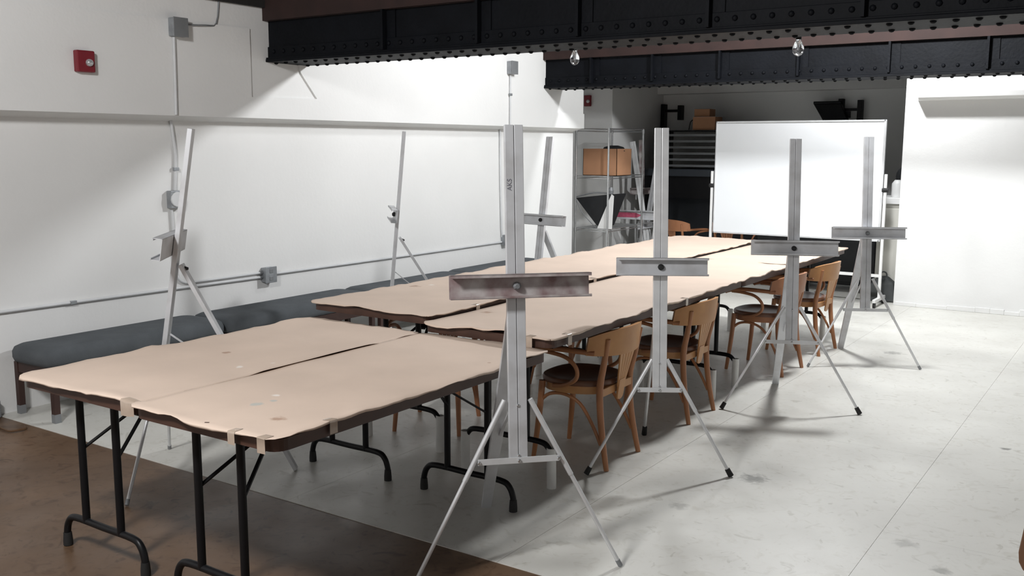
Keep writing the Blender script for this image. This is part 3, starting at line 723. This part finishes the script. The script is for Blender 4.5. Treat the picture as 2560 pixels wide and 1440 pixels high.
m.box(-a,a,-b,b,0,0.006); m.box(-a,a,-b,-b+0.006,0,hh); m.box(-a,a,b-0.006,b,0,hh); m.box(-a,-a+0.006,-b,b,0,hh); m.box(a-0.006,a,-b,b,0,hh)
m.build('carton', 'card', cb)
m = MB(); m.lathe([(0.13,0.27),(0.15,0.30),(0.12,0.345),(0.05,0.365)], (0.09,0.0,0), 14); m.build('contents', 'blackcloth', cb, smooth=True)
sb = thing('softbox', 'collapsed black photo softbox with white front on the wire rack', 'softbox', (-5.79, 10.62, 0.673))
m = MB(); m.add([(-0.28,-0.20,0.36),(0.22,-0.22,0.42),(0.24,0.16,0.42),(-0.26,0.18,0.36),(0.02,-0.20,0.03),(0.12,-0.20,0.02),(0.12,0.08,0.02),(0.02,0.08,0.03)],
      [(0,1,2,3),(4,7,6,5),(0,4,5,1),(1,5,6,2),(2,6,7,3),(3,7,4,0)]); m.build('hood', 'blackcloth', sb, bevel=0.01)
m = MB(); m.add([(0.05,-0.235,0.0),(0.25,-0.235,0.0),(0.27,-0.235,0.40),(0.24,-0.235,0.42),(0.05,-0.225,0.0),(0.25,-0.225,0.0),(0.27,-0.225,0.40),(0.24,-0.225,0.42)],
      [(0,1,2,3),(4,7,6,5),(0,4,5,1),(1,5,6,2),(2,6,7,3),(3,7,4,0)]); m.build('diffuser', 'whitecloth', sb)
m = MB(); m.tube([(-0.28,-0.21,0.37),(-0.02,-0.215,0.43),(0.23,-0.23,0.43)], 0.008, 6, sub=4); m.tube([(-0.28,-0.21,0.37),(-0.17,-0.22,0.18),(0.03,-0.215,0.0)], 0.006, 6, sub=4); m.build('rim', 'greymetal', sb)
m = MB(); m.lathe([(0.03,0.41),(0.035,0.46),(0.02,0.50)], (0.16,-0.1,0), 10); m.build('mount', 'greymetal', sb)
pb = tag(MB().box(-5.93,-5.62,10.48,10.90,0.181,0.36).build('storage_bin', 'greymetal', bevel=0.01), 'grey bin on the lowest shelf of the wire rack', 'bin')

# ------------------------------------------------------------------ whiteboard on its stand
wb = thing('whiteboard', 'large white board on a rolling stand in front of the alcove', 'whiteboard', (-3.395, 10.60, 0))
hw = 0.915; z0, z1 = 0.70, 1.935
MB().box(-hw, hw, -0.010, 0.010, z0, z1).build('panel', 'board', wb)
m = MB(); m.box(-hw-0.012, hw+0.012, -0.016, 0.016, z1, z1+0.018); m.box(-hw-0.012, hw+0.012, -0.016, 0.016, z0-0.018, z0); m.box(-hw-0.014, -hw, -0.016, 0.016, z0-0.018, z1+0.018); m.box(hw, hw+0.022, -0.016, 0.016, z0-0.018, z1+0.018)
m.build('frame', 'alubright', wb, bevel=0.002)
for sx in (-1, 1):
    X = sx*(hw+0.045)
    MB().box(X-0.014, X+0.014, -0.014, 0.014, 0.085, 1.39).build('post', 'white', wb, bevel=0.003)
    MB().box(X-0.016, X+0.016, -0.22, 0.22, 0.055, 0.09).build('foot', 'white', wb, bevel=0.004)
    for sy in (-0.19, 0.19):
        MB().lathe([(0.027,-0.012),(0.027,0.012)], (X, sy, 0.027), 12, 'x').build('caster', 'rubber', wb, smooth=True)
    MB().lathe([(0.026,-0.03),(0.030,0.0),(0.022,0.03)], (X, 0, 1.225), 10, 'x').build('pivot_knob', 'rubber', wb, smooth=True)
MB().box(-hw-0.04, hw+0.04, 0.02, 0.045, 0.30, 0.33).build('lower_bar', 'white', wb)

# ------------------------------------------------------------------ storage alcove contents
fr = thing('paper_rack', 'grey steel rack of thin horizontal shelves in the dark alcove', 'rack', (-5.35, 12.52, 0))
for k in range(6):
    z = 1.40+0.082*k
    m = MB(); m.box(-0.52, 0.75, -0.24, 0.24, z, z+0.004); m.box(-0.52, 0.75, -0.245, -0.24, z-0.006, z+0.024); m.build('rack_shelf', 'greymetal', fr)
m = MB(); m.box(-0.55, -0.50, -0.25, 0.25, 1.37, 1.87); m.build('side_panel', 'greymetal', fr); m = MB(); m.box(0.73, 0.78, -0.25, 0.25, 1.37, 1.87); m.build('side_panel', 'greymetal', fr)
MB().box(-0.55, 0.78, -0.25, 0.25, 1.87, 1.885).build('rack_top', 'blackmetal', fr)
dk = thing('storage_desk', 'dark blue-black desk carrying the steel paper rack', 'desk', (-5.0, 12.50, 0))
MB().box(-1.0, 1.2, -0.42, 0.42, 1.27, 1.365).build('desk_top', 'desk', dk, bevel=0.01)
MB().box(-0.98, 1.18, -0.38, 0.40, 0.98, 1.27).build('drawer_case', 'blackmetal', dk)
MB().box(-0.98, 1.18, 0.2, 0.24, 0.40, 0.98).build('back_panel', 'desk', dk)
for sx in (-0.95, 1.15):
    for sy in (-0.34, 0.34): MB().box(sx-0.03, sx+0.03, sy-0.03, sy+0.03, 0, 0.99).build('leg', 'blackmetal', dk)
tag(MB().box(-5.36, -5.04, 12.30, 12.55, 1.886, 2.06).build('carton', 'card', bevel=0.004), 'brown carton on top of the steel paper rack', 'box')
bx = tag(MB().box(-5.35, -5.13, 12.32, 12.52, 2.0615, 2.165).build('carton', 'card', bevel=0.004), 'small brown carton stacked on the larger one', 'box')
tag(MB().box(-5.36, -5.01, 12.28, 12.57, 2.0601, 2.0614).build('paper_sheet', 'white'), 'pale sheet lying between the two stacked cartons', 'sheet')
tag(MB().box(-5.0, -4.62, 12.30, 12.58, 1.886, 1.935).build('black_case', 'blackcloth', bevel=0.01), 'low black case lying on the steel paper rack', 'case')
def bracket(x0, x1, z0, z1, label, low):
    t = thing('wall_bracket', label, 'bracket', ((x0+x1)/2, 13.0, 0), 0, 'black wall brackets')
    h = (x1-x0)/2
    MB().box(-h-0.03, -h+0.03, -0.10, 0.0, z0-low, z1).build('arm', 'blackmetal', t, bevel=0.004)
    MB().box(h-0.03, h+0.03, -0.10, 0.0, z0, z1-0.02).build('arm', 'blackmetal', t, bevel=0.004)
    MB().box(-h, h, -0.08, -0.03, (z0+z1)/2, (z0+z1)/2+0.035).build('cross_piece', 'blackmetal', t)
bracket(-6.09, -5.83, 2.04, 2.265, 'black H-shaped wall bracket above the stored easels', 0.18)
bracket(-3.58, -3.34, 1.97, 2.285, 'black H-shaped wall bracket behind the whiteboard top', 0.0)
sp = thing('angled_panel', 'black flat panel hung at an angle from the bracket above the whiteboard', 'panel', (-3.66, 12.86, 2.02))
m = MB(); m.add([(-0.24,-0.06,0.20),(0.10,-0.02,0.20),(0.22,-0.02,-0.06),(-0.08,-0.06,-0.06),(-0.24,0.05,0.20),(0.10,0.05,0.20),(0.22,0.05,-0.06),(-0.08,0.05,-0.06)],
      [(0,1,2,3),(4,7,6,5),(0,4,5,1),(1,5,6,2),(2,6,7,3),(3,7,4,0)]); m.build('panel_body', 'blackmetal', sp, bevel=0.008)
MB().tube([(-0.24,-0.05,0.215),(0.10,-0.02,0.215)], 0.018, 8).build('panel_rim', 'blackcloth', sp, smooth=True)
MB().box(0.14, 0.20, 0.04, 0.10, 0.02, 0.10).build('hanger', 'blackmetal', sp)
tag(MB().tube([(-5.70,12.95,1.9),(-5.66,12.93,2.02),(-5.58,12.92,2.03),(-5.52,12.93,1.95),(-5.49,12.9,1.89)], 0.006, 6, sub=5).build('cable_loop', 'rubber', smooth=True), 'thin black cable loop against the alcove wall by the bracket', 'cable')
cbn = thing('cabinet', 'cream cabinet standing behind the edge of the right-hand wall', 'cabinet', (-2.37, 11.46, 0))
MB().box(-0.26, 0.30, -0.28, 0.28, 0.0, 1.05).build('body', 'cab', cbn, bevel=0.004)
MB().box(-0.30, 0.32, -0.31, 0.30, 1.05, 1.12).build('top', 'white', cbn, bevel=0.006)
MB().box(-0.23, 0.27, -0.295, -0.281, 0.06, 1.0).build('door', 'cab', cbn, bevel=0.003)
m = MB(); m.lathe([(0.055,0),(0.06,0.02),(0.06,0.15),(0.045,0.17),(0.03,0.19)], (0,0,0), 14)
tag(m.build('jar', 'white', smooth=True, loc=(-2.47,11.30,1.121)), 'white plastic jar on the cream cabinet', 'jar')
fn = thing('desk_fan', 'round black fan on the cream cabinet, behind the white jar', 'fan', (-2.38, 11.52, 1.121))
MB().lathe([(0.07,0),(0.07,0.012),(0.014,0.02),(0.012,0.10)], (0,0,0), 14).build('stand', 'rubber', fn, smooth=True)
MB().lathe([(0.06,0.03),(0.12,0.02),(0.13,-0.01),(0.10,-0.04),(0.03,-0.055)], (-0.03,0,0.22), 18, 'y').build('cage', 'blackcloth', fn, smooth=True)
bg = thing('bag', 'slumped dark grey bag on the floor at the right-hand wall edge', 'bag', (-2.475, 11.0, 0), 0.10)
m = MB(); m.add([(-0.17,-0.11,0),(0.14,-0.13,0),(0.15,0.10,0),(-0.16,0.11,0),(-0.15,-0.09,0.17),(0.10,-0.10,0.20),(0.11,0.07,0.20),(-0.14,0.08,0.17),(-0.07,-0.04,0.27),(0.03,-0.04,0.275),(0.03,0.03,0.275),(-0.07,0.03,0.27)],
      [(3,2,1,0),(0,1,5,4),(1,2,6,5),(2,3,7,6),(3,0,4,7),(4,5,9,8),(5,6,10,9),(6,7,11,10),(7,4,8,11),(8,9,10,11)]); m.build('bag_body', 'bag', bg, bevel=0.02)
MB().tube([(-0.06,0,0.26),(-0.03,-0.01,0.315),(0.01,-0.01,0.31),(0.02,0,0.265)], 0.008, 6, sub=4).build('handle', 'bag', bg, smooth=True)

# ------------------------------------------------------------------ odds and ends
tag(MB().tube([(-4.62+0.0,2.66,0.006),(-4.56,2.63,0.006),(-4.545,2.585,0.012),(-4.58,2.55,0.006),(-4.65,2.55,0.006),(-4.72,2.56,0.006)], 0.006, 6, sub=5).build('cable', 'cable', smooth=True, loc=(-0.93,0.36,0)), 'loose curl of brown cable on the bare brown floor', 'cable')
bd = thing('wooden_board', 'brown rounded wooden board standing on the white floor', 'board', (-0.365, 4.16, 0.0), 0.087)
m = MB(); m.prism([(0.05,0.0),(0.40,0.0),(0.44,0.06),(0.44,0.86),(0.12,0.86),(0.085,0.80),(0.0,0.085),(0.004,0.045),(0.020,0.015)], lambda p: (p[0], -0.012, p[1]), lambda p: (p[0], 0.012, p[1])); m.build('panel', 'board2', bd, bevel=0.004)
m = MB(); m.bar((0.25,0.24,0.008),(0.25,0.012,0.55),0.04,0.02); m.build('strut', 'board2', bd)
tag(MB().box(XW, XW+0.07, 2.99, 3.05, 0.0, 0.11).build('wall_stub', 'greymetal', bevel=0.006), 'small grey metal stub at the foot of the left wall', 'bracket')
bk = thing('added_dark_chest', 'added black chest darkening the space behind the whiteboard', 'chest', (-3.42, 11.75, 0))  # invented filler that makes the gap below the whiteboard dark
MB().box(-0.69, 0.69, -0.22, 0.18, 0.06, 0.92).build('body', 'blackcloth', bk, bevel=0.008)
MB().box(-0.71, 0.71, -0.24, 0.19, 0.92, 0.96).build('lid', 'blackcloth', bk, bevel=0.006)
for k in (-0.36, 0.36): MB().box(k-0.34, k+0.34, -0.232, -0.219, 0.10, 0.88).build('door', 'blackcloth', bk, bevel=0.004)
for k in (-0.66, 0.66): MB().box(k-0.03, k+0.03, -0.2, 0.16, 0.0, 0.062).build('foot', 'rubber', bk)
